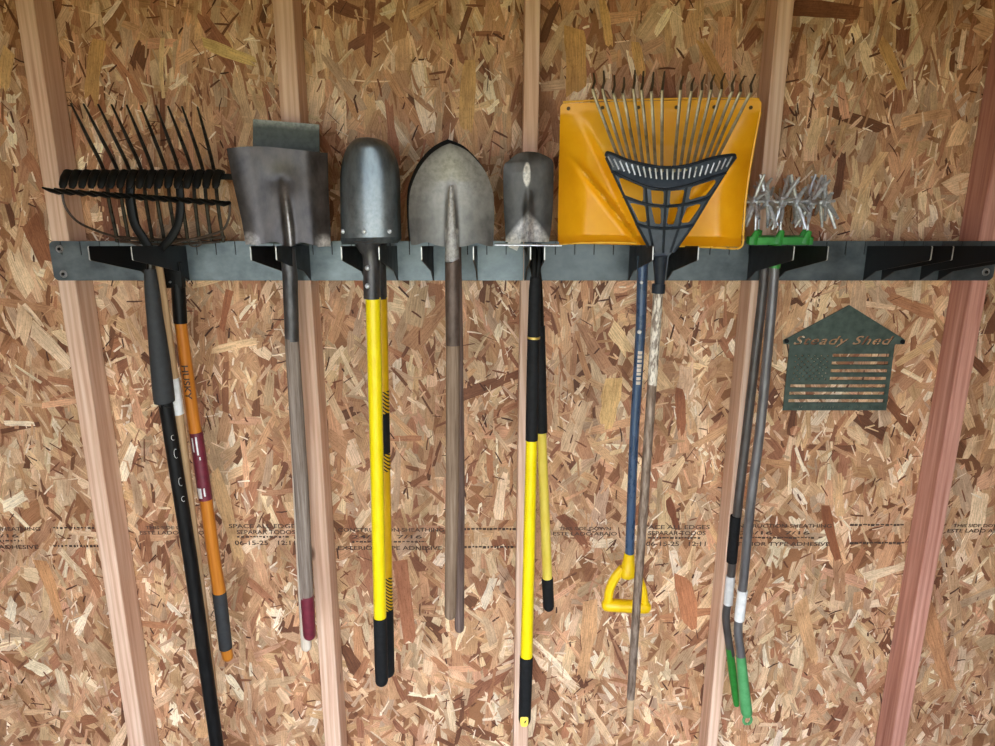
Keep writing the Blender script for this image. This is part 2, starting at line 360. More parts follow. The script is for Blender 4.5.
# oriented strand board: a slab with its pressed flakes
def build_osb():
    X0, X1, Z0, Z1 = -1.62, 1.62, 0.0, 2.5
    vs = []; fs = []; cols = []; uvs = []
    def push(poly, col, uv, y):
        o = len(vs)
        for (x, z), u in zip(poly, uv): vs.append((x, y, z)); cols.append(col); uvs.append(u)
        fs.append(tuple(range(o, o + len(poly))))
    def flake(x, z, L, Wd, ang, c, y, rag=.14):
        ca, sa = math.cos(ang), math.sin(ang)
        n = 5 if L > .07 else 2
        top = []; bot = []
        taper = random.uniform(.7, 1.0); bend = random.gauss(0, .022) * L
        s0, s1 = random.uniform(-.6, .6) * Wd, random.uniform(-.6, .6) * Wd
        for i in range(n + 1):
            t = i / n - .5; e = i in (0, n)
            w = Wd / 2 * (random.uniform(.6, 1.05) if e else random.uniform(.86, 1.06)) * (taper if i > n / 2 else 1)
            sh = s1 if i == n else (s0 if i == 0 else 0)
            k = bend * (1 - 4 * t * t)
            top.append((t * L + sh * .5, k + w)); bot.append((t * L - sh * .5, k - w))
        # splintered ends
        q = [(L / 2 + random.uniform(-.2, .5) * Wd, top[-1][1] * .4 + random.uniform(-.2, .2) * Wd), (L / 2 + random.uniform(-.5, .1) * Wd, -Wd * .1)] if n == 5 else []
        pts = top + q + bot[::-1]
        ou, ov = random.uniform(0, 50), random.uniform(0, 50)
        push([(x + u * ca - v * sa, z + u * sa + v * ca) for u, v in pts], c, [(u + ou, v + ov) for u, v in pts], y)
    pal = [((206, 166, 126), 8), ((218, 184, 146), 7), ((196, 152, 114), 9), ((232, 204, 168), 4), ((182, 136, 100), 8),
           ((168, 116, 84), 5), ((144, 96, 68), 3), ((192, 160, 128), 6), ((206, 158, 122), 5), ((118, 76, 52), 2), ((240, 220, 190), 2)]
    pc = [lin(c) for c, w in pal]; pw = [w for c, w in pal]
    def pick(d=1.0):
        c = random.choices(pc, pw)[0]; k = random.uniform(.86, 1.12) * d
        return (c[0] * k, c[1] * k * random.uniform(.96, 1.03), c[2] * k * random.uniform(.92, 1.05), 1)
    # slab
    for poly in (((X0, Z0), (X1, Z0), (X1, Z1), (X0, Z1)),):
        push(poly, lin((150, 104, 70)), [(0, 0)] * 4, WALL)
    layers = [(2600, .135, .036, .9), (2500, .115, .029, 1.0), (2300, .085, .019, 1.0), (2600, .05, .009, 1.0), (500, .12, .027, 1.05)]
    y = WALL - .0002
    tot = sum(l[0] for l in layers); i = 0
    for cnt, L0, W0, d in layers:
        for _ in range(cnt):
            i += 1
            x, z = random.uniform(X0, X1), random.uniform(Z0, Z1)
            L = L0 * random.lognormvariate(0, .36); Wd = W0 * random.lognormvariate(0, .4)
            # strands lie mostly upright, less strictly so low on the sheet
            sp = 20 if z > 1.75 else 33
            ang = math.radians(random.gauss(90, sp)) if random.random() < .84 else random.uniform(0, PI)
            c = pick(d)
            flake(x, z, min(L, .24), min(Wd, .055), ang, c, y - .0016 * i / tot)
    # fines: pale curls and dark slivers, which also paint shadow gaps between strands
    knots = [(random.uniform(X0, X1), random.uniform(Z0, Z1)) for _ in range(150)]
    for k in range(5600):
        if k % 2: x, z = random.uniform(X0, X1), random.uniform(Z0, Z1)
        else:                                                   # fines gather in patches
            kx, kz = random.choice(knots); x, z = min(max(random.gauss(kx, .035), X0), X1), min(max(random.gauss(kz, .05), Z0), Z1)
        dark = random.random() < .32
        c = lin(random.choice([(104, 62, 40), (124, 76, 50), (84, 50, 34)])) if dark else lin(random.choice([(236, 210, 178), (226, 190, 150), (242, 224, 198), (206, 160, 120), (214, 174, 136)]))
        L = random.uniform(.010, .045); Wd = random.uniform(.0016, .0065)
        flake(x, z, L, Wd, math.radians(random.gauss(90, 45)), c, y - .0017 - .0002 * random.random(), .3)
    # the strands the eye picks out in the photograph
    spec = [(203, 42, 256, 62, 13, (214, 184, 120)), (163, 38, 164, 98, 5, (226, 194, 144)), (32, 328, 72, 368, 17, (236, 208, 174)),
            (26, 309, 21, 342, 17, (232, 198, 160)), (24, 304, 43, 326, 5, (240, 212, 178)), (10, 50, 5, 88, 14, (224, 184, 128)),
            (574, 28, 576, 92, 21, (206, 160, 96)), (602, 0, 609, 46, 9, (222, 178, 114)), (635, 42, 642, 76, 10, (216, 172, 108)),
            (614, 378, 606, 426, 19, (224, 184, 124)), (611, 327, 629, 353, 14, (232, 198, 150)), (790, 8, 860, 14, 15, (132, 84, 54)),
            (819, 118, 808, 152, 14, (226, 192, 148)), (964, 122, 953, 146, 15, (232, 192, 148)),
            (884, 152, 860, 192, 10, (224, 184, 138)), (679, 388, 681, 432, 11, (156, 98, 66)), (212, 351, 258, 341, 8, (232, 196, 152)),
            (230, 290, 222, 330, 8, (160, 100, 66)), (250, 200, 246, 250, 15, (216, 176, 134)), (350, 230, 360, 290, 12, (176, 112, 78)),
            (30, 220, 48, 262, 20, (150, 98, 66)), (668, 498, 678, 530, 9, (128, 76, 50)), (560, 515, 585, 545, 11, (134, 84, 58)),
            (825, 505, 838, 560, 10, (142, 88, 58)), (470, 60, 466, 130, 16, (206, 164, 106)), (100, 40, 92, 100, 15, (196, 152, 96)),
            (215, 470, 240, 560, 14, (222, 182, 132)), (300, 430, 322, 500, 20, (214, 168, 118)), (40, 560, 60, 620, 14, (206, 152, 104)),
            (400, 560, 410, 640, 16, (170, 112, 80)), (590, 600, 580, 680, 16, (212, 164, 118)), (680, 575, 690, 625, 18, (184, 122, 84)),
            (800, 600, 815, 660, 15, (214, 168, 122)), (950, 380, 972, 430, 13, (230, 190, 146)), (725, 90, 700, 40, 12, (196, 150, 92)),
            (880, 40, 902, 90, 12, (206, 160, 100)), (925, 600, 950, 690, 16, (196, 142, 100))]
    for x0, y0, x1, y1, w, c in spec:
        a, b_ = P(x0, y0, WALL), P(x1, y1, WALL); d = b_ - a; mid = (a + b_) / 2
        flake(mid.x, mid.z, d.length, w * mpp((x0 + x1) / 2, (y0 + y1) / 2, WALL), math.atan2(d.z, d.x), lin(c), WALL - .0022, .1)
    me = bpy.data.meshes.new('wall_back'); me.from_pydata(vs, [], fs)
    me.materials.append(M['flake'])
    ca = me.color_attributes.new('flake_colour', 'FLOAT_COLOR', 'POINT')
    ca.data.foreach_set('color', [q for c in cols for q in c])
    uvl = me.uv_layers.new(name='grain')
    lv = [0] * len(me.loops); me.loops.foreach_get('vertex_index', lv)
    uvl.data.foreach_set('uv', [q for i in lv for q in uvs[i]])
    # all flakes face the room
    bm = bmesh.new(); bm.from_mesh(me)
    for f in bm.faces:
        if f.normal.y > 0: f.normal_flip()
    bm.to_mesh(me); bm.free()
    o = bpy.data.objects.new('wall_back', me); C.objects.link(o)
    tag(o, 'oriented strand board wall behind the hanging tools', None, None, 'structure')
    b = MB().box((-2.6, WALL + .0006, -.02), (2.6, WALL + .012, 2.62))
    s = b.build('sheathing_core', M['board'], o, smooth=0); tag(s, kind='structure')
    return o
wall = build_osb()

# stencilled lines on the board
def wall_print(lines):
    b = MB()
    for s, x0, x1, y0, h in lines:
        Y = WALL - .0030
        if s.startswith('~'):                                   # too worn to read: broken dashes
            x = x0
            while x < x1:
                w = random.uniform(1.5, 4)
                a = P(x, y0, Y); c = P(min(x + w, x1), y0 + h * random.uniform(.5, 1), Y)
                b.add([(a.x, Y, a.z), (c.x, Y, a.z), (c.x, Y, c.z), (a.x, Y, c.z)], [(0, 1, 2, 3)]); x += w + random.uniform(.6, 1.6)
            continue
        vs, fs = text_mesh(s)
        a = P(x0, y0 + h, Y); c = P(x1, y0, Y)
        b.add([(a.x + v.x * (c.x - a.x), Y, a.z + v.y * (c.z - a.z)) for v in vs], fs)
    tag(b.build('printed_text', M['ink'], wall, smooth=0), 'faded black stencil print', kind='structure')
SIDE = lambda x, y: [('THIS SIDE DOWN', x + 6, x + 58, y - 2, 3.2), ('ESTE LADO ABAJO', x, x + 64, y + 3, 4.6)]
EDGE = lambda x, y: [('SPACE ALL EDGES', x, x + 70, y - 2, 4.2), ('SEPARAR TODOS', x + 8, x + 66, y + 4, 4.2), ('~', x + 8, x + 60, y + 10, 2.2), ('06-15-25   12:11', x + 6, x + 66, y + 14.5, 4.6)]
SHEA = lambda x, y: [('CONSTRUCTION SHEATHING', x, x + 106, y - 2, 3.8), ('24/16   7/16', x + 14, x + 84, y + 5, 3.6), ('~', x + 14, x + 88, y + 11, 2), ('EXTERIOR TYPE ADHESIVE', x, x + 104, y + 16, 4)]
MARK = lambda x, y: [('~', x, x + 55, y, 2.4), ('~', x, x + 55, y + 18, 2.6)]
for blk in (SHEA(-66, 529), MARK(53, 527), SIDE(140, 528), EDGE(229, 526), SHEA(338, 530), MARK(463, 528), SIDE(553, 529),
            EDGE(640, 527), SHEA(726, 526), MARK(850, 524), SIDE(947, 526)):
    wall_print(blk)

# studs: front face through measured edge lines, 89 mm deep
def stud(n, xt0, xt1, xb0, xb1, m, label):
    a, b_, c, d = P(xt0, -60, 0), P(xt1, -60, 0), P(xb0, 746, 0), P(xb1, 746, 0)
    k = (0 - c.z) / (a.z - c.z)                                 # run it down to the floor
    c2 = c + (a - c) * k; d2 = d + (b_ - d) * k
    top = 2.62; k2 = (top - c.z) / (a.z - c.z)
    a2 = c + (a - c) * k2; b2 = d + (b_ - d) * k2
    vs = []
    for y in (0, WALL - .0035):
        for q in (c2, d2, b2, a2): vs.append((q.x, y, q.z))
    b = MB().add(vs, [(0, 1, 2, 3), (4, 7, 6, 5), (0, 4, 5, 1), (1, 5, 6, 2), (2, 6, 7, 3), (3, 7, 4, 0)])
    struct('trim_%d' % n, b, m, label, smooth=0, bevel=.003)
stud(1, 5, 24, 128.5, 144.5, M['stud'], 'upright wooden wall stud leftmost, behind the left end of the rack')
stud(2, 268, 288.5, 325, 341, M['stud'], 'upright wooden wall stud behind the square shovels')
stud(3, 526, 541.5, 513.5, 528, M['stud'], 'upright wooden wall stud behind the narrow spade')
stud(4, 784, 801, 707, 717.5, M['stud'], 'upright wooden wall stud behind the green handled cultivators')
stud(5, 1031, 1050, 891, 905, M['stud_pink'], 'upright pinkish wall stud at the right end of the rack')

# ------------------------------------------------------------------ the rack
ytop, ybot = 241, 280.5
def rail(x0, x1, m, label, roots, screws, rl, rr):
    ztop, zbot = P(500, ytop, -.003).z, P(500, ybot, -.003).z
    X0, X1 = P(x0, 260, -.003).x, P(x1, 260, -.003).x
    root = thing('tool_rack_rail', ((X0 + X1) / 2, -.002, zbot), label, 'rack', 'steel rails of the tool rack')
    pts = []
    def arc(cx, cz, r, a0, a1):
        for k in range(7):
            a = math.radians(a0 + (a1 - a0) * k / 6); pts.append((cx + r * math.cos(a), cz + r * math.sin(a)))
    r = .014
    if rl: arc(X0 + r, zbot + r, r, 180, 270)
    else: pts.append((X0, zbot))
    if rr: arc(X1 - r, zbot + r, r, 270, 360); arc(X1 - r, ztop - r, r, 0, 90)
    else: pts += [(X1, zbot), (X1, ztop)]
    sx = X1 - .045                                              # slots cut down from the top edge
    while sx > X0 + .03:
        pts += [(sx + .0014, ztop), (sx + .0014, ztop - .036), (sx - .0014, ztop - .036), (sx - .0014, ztop)]
        sx -= .0508
    if rl: arc(X0 + r, ztop - r, r, 90, 180)
    else: pts.append((X0, ztop))
    vs, fs = flat_mesh(pts, [], .0014)
    b = MB().add([(v.x, -.0024 + v.z, v.y) for v in vs], fs)
    b.build('rail_plate', m, root, smooth=0)
    MB().box((X0 + .02, -.0009, zbot + .03), (X1 - .02, -.0001, ztop - .0006)).build('slot_shade_strip', M['arm'], root, smooth=0)  # black strip added behind the slots, standing in for the shade inside them
    for px, py in screws:
        sb = MB(); p = P(px, py, -.004)
        sb.tube([p + Vector((0, .001, 0)), p + Vector((0, -.0015, 0))], [.011, .009], 16)
        sb.tube([p + Vector((0, -.001, 0)), p + Vector((0, -.004, 0)), p + Vector((0, -.0045, 0))], [.0045, .004, .001], 10, mi=1)
        sb.build('screw', [M['screw'], M['arm']], root)
    for px in roots:
        xr = P(px, 260, -.004).x; T = .0014
        prof = [(-.004, P(500, 246, -.004).z), (-.285, P(500, 246, -.285).z), (-.288, P(500, 247, -.285).z), (-.288, P(500, 259.5, -.285).z),
                (-.284, P(500, 260.5, -.285).z), (-.06, P(500, 270, -.03).z), (-.03, P(500, 276, -.02).z), (-.004, zbot)]
        n = len(prof)
        vs = [(xr - T, y, z) for y, z in prof] + [(xr + T, y, z) for y, z in prof]
        fs = [tuple(range(n)), tuple(range(2 * n - 1, n - 1, -1))] + [(i, (i + 1) % n, n + (i + 1) % n, n + i) for i in range(n)]
        hb = MB().add(vs, fs)
        for i in (2, 1, 3): hb.mi[2 + i] = 1                     # worn bare end of the hook
        hb.build('hook_arm', [M['arm'], M['bare']], root, smooth=0)
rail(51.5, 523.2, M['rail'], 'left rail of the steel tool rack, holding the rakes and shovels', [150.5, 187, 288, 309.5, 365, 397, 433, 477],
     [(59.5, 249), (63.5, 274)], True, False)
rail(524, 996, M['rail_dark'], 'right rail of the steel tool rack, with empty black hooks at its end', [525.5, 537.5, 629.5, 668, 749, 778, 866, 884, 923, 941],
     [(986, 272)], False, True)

# ------------------------------------------------------------------ tools, left to right
def frame_at(a, b):
    """axis from a down to b"""
    d = (b - a).normalized(); return d
def wrap_text(s, x0, y0, x1, y1, Y, width_px, r, shear=0.):
    """lettering that runs down a round handle from pixel (x0,y0) to (x1,y1)"""
    vs, fs = text_mesh(s, shear, bold=.026)
    bm = bmesh.new(); bv = [bm.verts.new(v) for v in vs]
    for f in fs:
        try: bm.faces.new([bv[i] for i in f])
        except ValueError: pass
    bmesh.ops.triangulate(bm, faces=bm.faces)
    for _ in range(3): bmesh.ops.subdivide_edges(bm, edges=[e for e in bm.edges if abs(e.verts[0].co.y - e.verts[1].co.y) > .12], cuts=1); bmesh.ops.triangulate(bm, faces=bm.faces)
    bm.verts.index_update(); vs = [v.co.copy() for v in bm.verts]; fs = [tuple(v.index for v in f.verts) for f in bm.faces]; bm.free()
    a, b_ = P(x0, y0, Y), P(x1, y1, Y); d = b_ - a
    side = Vector((1, 0, 0)); w = width_px * mpp(x0, y0, Y)
    out = []
    for v in vs:
        l = (v.y - .5) * w
        out.append(a + d * v.x + side * l + Vector((0, -(math.sqrt(max(r * r - l * l, 0)) + .0011), 0)))
    return MB().add(out, fs)

# orange handled bedding fork
Y = -.045
fork = thing('bedding_fork', P(178, 282, Y), 'ten tine fork on an orange wooden handle with a red label', 'fork')
tips = [70.8, 83.5, 98, 111.5, 126.6, 141, 156, 168, 182, 197.5]; mids = [104, 117.6, 129.6, 141.7, 153, 166, 179, 192, 203, 214]
for i in range(10):
    xb = 116 + 11.8 * i
    ks = spline([(xb + 1, 242, 3.4, Y), (xb, 234, 3.6, Y - .004), ((xb * .45 + mids[i] * .55), 203, 3.8, Y - .022), (mids[i], 171, 3.8, Y - .05), ((mids[i] * .52 + tips[i] * .48), 138, 3.6, Y - .10), (tips[i], 103.5 + .4 * i, 2.0, Y - .16)], 5)
    MB().tube([P(x, y, yy) for x, y, w, yy in ks], [w / 2 * mpp(x, y, yy) for x, y, w, yy in ks], 8).build('tine', M['tine'], fork)
b = MB()
for y, x0, x1, w in ((239, 114, 225, 3.0), (243.5, 120, 220, 2.6)):
    ks = spline([(x0, y - 2), ((x0 + x1) / 2, y + 1), (x1, y - 2)], 8); b.tube([P(x, yy, Y - .004) for x, yy in ks], w / 2 * .0026, 8)
ring = [P(195 + 6.5 * math.cos(a), 243 + 3.6 * math.sin(a), Y - .012) for a in [k * PI / 8 for k in range(17)]]
b.tube(ring, .0018, 6); b.build('crossbar', M['wire'], fork)
a = P(162.5, 262, Y - .016); c = P(186.5, 287, Y + .008)
sk = MB().box((a.x, a.y, c.z), (c.x, c.y, a.z)); sk.build('socket_block', M['black'], fork, bevel=.002)
pole([(170, 244, 10), (174, 266, 11)], Y).build('tang', M['black'], fork)
bb = MB(); bolt_head(bb, P(170, 282, Y - .017), .003); bb.build('bolt', M['screw'], fork)
pole([(178, 284, 13.5), (180.5, 323, 13)], Y).build('ferrule', M['black'], fork)
pole([(180.5, 322, 11.6), (193.2, 418.5, 12), (206, 500, 12.2), (214.2, 560, 12.3), (219.6, 593, 12.6)], Y).build('handle', M['orange'], fork)
pole([(219.2, 592, 13.4), (225.8, 648, 12.6)], Y, dome=0).build('grip', M['greygrip'], fork)
pole([(225.8, 647, 11.2), (227.6, 656, 11)], Y, dome=2).build('end_cap', M['orange'], fork)
rh = 6.1 * mpp(190, 380, Y)
wrap_text('HUSKY', 186.8, 364, 191.4, 398, Y, 6.6, rh).build('maker_mark', M['ink'], fork, smooth=0)
lb = pole([(196, 432, 12.6), (205.6, 499, 12.8)], Y, grow=.0006).build('label', M['maroon'], fork)
b = MB()
for (x0, y0, x1, y1, ww, off) in ((193.5, 436, 195.8, 450, 1.6, -2), (198.6, 435, 201, 453, 1.6, 1.8), (202.5, 455, 203, 458, 1.2, 3), (202.0, 486, 204.2, 496, 4.4, -2.2), (207, 486, 208, 494, 1.4, 2.6)):
    p0, p1 = P(x0, y0, Y), P(x1, y1, Y); m0 = mpp(x0, y0, Y); r_ = 6.5 * m0 + .0008; ax0 = P(196 + (y0 - 432) * .1433, y0, Y); ax1 = P(196 + (y1 - 432) * .1433, y1, Y)
    vs = []
    for ax in (ax0, ax1):
        for k in range(4):
            l = (off + ww * (k / 3 - .5)) * m0; vs.append(ax + Vector((l, -math.sqrt(max(r_ * r_ - l * l, 0)), 0)))
    MB().add(vs, [(k, k + 1, k + 5, k + 4) for k in range(3)]).build('label_print', M['white'], lb, smooth=0)

# pale handled rake with a thin wire bow
Y = -.105
wr = thing('wire_bow_rake', P(157, 262, Y), 'rake with a thin wire bow and pale wooden handle behind the black pole', 'rake')
MB().tube([P(x, y, Y) for x, y in spline([(64, 191), (100, 193.5), (150, 196.5), (230, 203)], 6)], .0042, 8).build('head_bar', M['black'], wr)
for i in range(15):
    x = 66 + 11.6 * i; y = 191 + (x - 66) * .072
    p = P(x, y, Y); 
    pts = [p, p + Vector((-.002, -.028, -.003)), p + Vector((-.006, -.052, .002)), p + Vector((-.012, -.072, .0085))]
    MB().tube(pts, [.0075, .0085, .0070, .0028], 8, flat=.7).build('tine', M['black'], wr)
for ks in ([(62, 191), (65.5, 207), (78, 222), (100, 232), (125, 240), (141, 247), (150, 254)], [(230, 203), (228.5, 219), (221, 231), (200, 237.5), (178, 242), (160, 248), (154, 254)]):
    ks = spline(ks, 6); MB().tube([P(x, y, Y) for x, y in ks], .0030, 8).build('bow_wire', M['wire'], wr)
pole([(152, 251, 8), (157, 264, 10)], Y).build('ferrule', M['wire'], wr)
pole([(157, 263, 10.5), (162, 300, 11), (176, 400, 11), (196, 560, 11), (212, 690, 10.5)], Y, dome=2).build('handle', M['ash'], wr)
pole([(172.2, 378, 11.8), (177.4, 414, 11.8)], Y, grow=.0016).build('sticker', M['white'], wr)

# black bow rake in front
Y = -.135
br = thing('bow_rake', P(150, 262, Y), 'heavy black bow rake on a long black pole with a thick grip', 'rake')
MB().tube([P(64, 175, Y), P(150, 174, Y), P(235, 177, Y)], .0075, 10).build('head_bar', M['black'], br)
for i in range(17):
    x = 70 + 9.4 * i; p = P(x, 173.5, Y)
    pts = [p + Vector((0, .006, .003)), p + Vector((0, -.008, .004)), p + Vector((-.001, -.024, -.010)), p + Vector((-.001, -.034, -.026)), p + Vector((-.002, -.037, -.034))]
    MB().tube(pts, [.0100, .0108, .0108, .0098, .006], 12, flat=.6).build('tine', M['black'], br)
for ks in ([(131, 180, 9), (130, 200, 9.5), (134, 222, 9.5), (143, 238, 9.5), (150, 250, 9), (152, 264, 8)], [(179, 180, 8), (180.5, 205, 8.5), (178, 224, 8.5), (170, 239, 8.5), (160, 250, 8), (154, 264, 8)]):
    pole(ks, Y, 5, 10, flat=.45).build('tang', M['black'], br)
pole([(151, 258, 8), (151, 272, 8.5)], Y).build('ferrule', M['tine'], br)
pole([(150, 269, 11), (152, 290, 14), (155, 318, 15.5), (160, 360, 19), (164, 398, 20), (165, 402, 18)], Y, 3).build('grip', M['greygrip'], br)
pole([(165, 400, 13.5), (190.5, 560, 13.5), (217, 746, 12.6), (224, 795, 12)], Y, dome=2).build('handle', M['blackpole'], br)
for cx, cy, h in ((-1.6, 436, 5), (-1.4, 452, 9), (-1.3, 480, 8), (-1.2, 497, 5)):
    pts = []
    for t in [PI * .35 + k * PI * 1.3 / 8 for k in range(9)]:
        yy = cy + h * .5 * math.sin(t); l = (6.2 + cx + 1.4 * math.cos(t)) * mpp(175, yy, Y); r_ = 6.75 * mpp(175, yy, Y)
        pts.append(P(165 + (yy - 400) * .1594, yy, Y) + Vector((l, -math.sqrt(max(r_ * r_ - l * l, 0)), 0)))
    MB().tube(pts, .0005, 5).build('painted_letter', M['white'], br)

# square shovels
def socket_handle(root, sk, skm, hk, hm, Y, hd=2):
    pole(sk, Y).build('socket', skm, root); pole(hk, Y, dome=hd).build('handle', hm, root)
Y = -.055
sq2 = thing('square_shovel', P(300, 262, Y), 'green-black square shovel peeking above the front one, white handle end', 'shovel', 'square shovels')
blade([(253, 119), (253, 160), (256, 243)], [(319, 124.5), (320, 170), (322, 245)], Y, lambda s, t: -.022 * s * s * t, .0025, 16, 14,
      wear=lambda s, t: .8 if t < .045 else .1).build('blade', M['green_blade'], sq2)
pole([(289, 240, 14), (290, 300, 12), (292, 340, 12)], Y).build('socket', M['socket'], sq2)
pole([(291.8, 336, 12), (299.5, 500, 12), (303.3, 580, 11.5), (306.3, 646, 10.5)], Y, dome=2).build('handle', M['whitewood'], sq2)
Y = -.155
sq1 = thing('square_shovel', P(291, 262, Y), 'worn grey square shovel in front, grey wooden handle with maroon end', 'shovel', 'square shovels')
def sqdy(s, t):
    side = -.03 * max(0, abs(s) - .55) ** 1.6 * 2.4
    rib = -.013 * math.exp(-(s - .06) ** 2 / .006) * min(1, max(0, (t - .25) * 2.2))
    return side + rib - .012 * t * t + .006 * math.exp(-((s - .06) ** 2 / .12 + (t - .3) ** 2 / .02))
blade([(226.5, 148.5), (232.5, 180), (241.5, 220), (245.5, 243)], [(327.5, 153), (328.5, 194), (330, 225), (330.8, 245)], Y, sqdy, .0028, 44, 48,
      ytop=lambda s: -5.5 * (1 - s * s) * (.6 - .4 * s), ybot=lambda s: 3.0 * math.cos(s * 9) * (1 - abs(s)) + (1.5 if abs(s) > .7 else 0),
      wear=lambda s, t: max(0, 1 - ((abs(s) - .86) / .24) ** 2 - ((t - .97) / .11) ** 2) + .75 * math.exp(-(s - .06) ** 2 / .003) * max(0, min(1, (t - .3) * 2.2))).build('blade', M['sq_blade'], sq1)
pole([(287.5, 247.5, 15), (288, 256, 15), (290, 275, 15), (292, 341, 14)], Y).build('socket', M['socket'], sq1)
pole([(291.8, 338, 14), (301, 480, 14.5), (307, 597, 13.2)], Y).build('handle', M['grey_wood'], sq1)
pole([(307, 595, 13.3), (309.5, 634, 12.6)], Y, dome=2).build('handle_end', M['maroon'], sq1)

# trenching shovels
def trench(Y, dx, dy_, bm_, ym, label, hatch, gy):
    t = thing('trenching_shovel', P(371 + dx, 262, Y), label, 'shovel', 'trenching shovels')
    def f(s, v): return -.052 * math.sqrt(max(0, 1 - s * s * .96)) * min(1, .45 + v * 3) + .03
    L = [(367, 137.2), (355, 139), (345.5, 150.5), (340.5, 172), (340.2, 205), (341, 239)]
    R = [(367.5, 137.2), (379, 139.2), (390, 148), (397.5, 170), (398.8, 205), (399.5, 238)]
    bx = dx * .25
    blade([(x + bx, y + dy_) for x, y in L], [(x + bx, y + dy_) for x, y in R], Y, f, .0025, 36, 30,
          wear=lambda s, v: .05 + .28 * max(0, min(1, (v - .4) * 2)) * (1 - s * s)).build('blade', bm_, t)
    st = blade([(340.5 + bx, 238), (341 + bx, 241), (342 + bx, 244.5)], [(399.7 + bx, 237), (399 + bx, 240), (396 + bx, 243)], Y - .004, lambda s, v: -.05 * math.sqrt(max(0, 1 - s * s * .96)) + .03 - .010 * v, .004, 4, 30)
    st.build('step', bm_, t)
    for x in (343, 364, 389.5):
        s = (x - 370) / 29.5; bb = MB()
        bolt_head(bb, P(x + bx, 231.5, Y + f(s, 1) - .001), .0055); bb.build('rivet', M['galv'], t)
    pole([(368 + dx, 240, 32), (369 + dx, 248, 22), (371 + dx, 258, 17), (372 + dx, 298.5, 17)], Y, 3).build('socket', M['socket'], t)
    for y in (268, 286):
        bb = MB(); bolt_head(bb, P(367.5 + dx, y, Y - .0195), .0065, .006); bb.build('socket_bolt', M['galv'], t)
    h = pole([(373 + dx, 297, 15.2), (376.6 + dx, 450, 13.6), (380 + dx, gy, 12.6)], Y).build('handle', ym, t)
    pole([(380 + dx, gy - 1, 13.6), (381.6 + dx, gy + 62, 13)], Y, dome=2).build('grip', M['rubber'], t)
    if hatch:
        for y0, y1, m in ((390, 412, 'hatch'), (412, 452, 'rubber'), (452, 470, 'hatch'), (575, 610, 'hatch')):
            g = lambda y: 373 + dx + (y - 297) * (7 / 320)
            w = 15.4 - (y0 - 297) * .0092
            pole([(g(y0), y0, w), (g(y1), y1, w)], Y, grow=.0005).build('printed_band', M[m], h)
trench(-.11, 6.6, .5, M['blue_blade'], M['yellow2'], 'rear trenching shovel, amber handle with black hatched bands', True, 609)
trench(-.20, 0, 0, M['blue_blade'], M['yellow'], 'front trenching shovel with curved blue-grey blade and bright yellow handle', False, 618)

# round point shovels
def roundsh(Y, dx, dy_, bm_, sm, hm, label, sk, hk):
    t = thing('round_point_shovel', P(452 + dx, 262, Y), label, 'shovel', 'round point shovels')
    def f(s, v):
        return .030 * (1 - s * s) * min(1, v * 2.2) - .014 * math.exp(-s * s / .014) * min(1, max(0, (v - .36) * 2.2)) - .004
    L = [(449.5, 143.5), (441, 147), (430, 155), (419, 169), (411, 188), (408.8, 206), (409.5, 228), (411, 245)]
    R = [(450.5, 143.5), (460, 147), (470, 153.5), (485, 171), (492.5, 190), (494.2, 206), (494, 228), (493, 246.5)]
    blade([(x + dx, y + dy_) for x, y in L], [(x + dx, y + dy_) for x, y in R], Y, f, .0026, 44, 46,
          ybot=lambda s: -3 * math.exp(-(abs(s) - .62) ** 2 / .03) + 2.5 * math.exp(-s * s / .05),
          wear=lambda s, v: .95 if (v > .86 and abs(s) < .17) else (.35 * max(0, 1 - abs(v - .3) * 2))).build('blade', bm_, t)
    pole(sk, Y, 3).build('socket', sm, t); pole(hk, Y, dome=2).build('handle', hm, t)
roundsh(-.10, -2, -4, M['dark_blade'], M['mauve_wood'], M['mauve_wood'], 'dark rear round point shovel, its darker handle hanging lower on the right',
        [(453, 238, 16), (455, 260, 13), (457.5, 360, 12)], [(457.2, 350, 11.5), (459, 480, 11.5), (459.5, 628, 9.5)])
roundsh(-.20, 0, 0, M['round_blade'], M['rustsocket'], M['brown_wood'], 'front round point shovel with dusty grey blade and brown wooden handle',
        [(452.4, 262, 14.6), (452.5, 270, 15), (453, 345, 14.5)], [(453, 342, 14), (452.5, 480, 13.5), (450.3, 614, 11.5)])

rsh = [o for o in C.objects if o.name.startswith('round_point_shovel')][-1]
pole([(451, 187, 4), (451.2, 212, 7.5), (451.5, 236, 10.5), (452, 250, 14), (452.4, 266, 14.9)], -.195, 4, flat=.6, dome=1).build('neck', M['neck'], rsh)

# narrow spade (rear) and hoe (front) at the centre stud
Y = -.10
sp = thing('drain_spade', P(540, 262, Y), 'narrow grey spade caked with pale dirt, on a short pale yellow handle', 'spade')
def spdy(s, v): return -.018 * math.exp(-s * s / .02) * max(0, v - .5) * 2 - .014 * (1 - abs(s)) * min(1, v * 3) + .006
def spw(s, v):
    a = (v - .69 - abs(s) * .26) * 14
    b_ = (1.25 - (s + .06) ** 2 / .02 - (v - .36) ** 2 / .012) * 2.5
    return max(0, min(1, max(a, b_)))
blade([(526, 151.5), (517, 154), (509, 160.5), (503.5, 168), (503.5, 200), (505, 231), (505.5, 242)], [(528, 151.5), (539, 153), (552, 160), (553.5, 172), (553.2, 202), (551.5, 225), (549, 242)], Y, spdy, .0026, 80, 60, wear=spw).build('blade', M['spade_blade'], sp)
a = blade([(508, 242), (508.5, 247)], [(521, 242), (517, 251)], Y - .002, lambda s, v: -.006 * v, .0026, 3, 3, curve=False); a.build('tread', M['white'], sp)
pole([(529.5, 246, 13), (532, 254, 12), (537, 280, 10), (539, 330, 10.5)], Y, 3).build('socket', M['black'], sp)
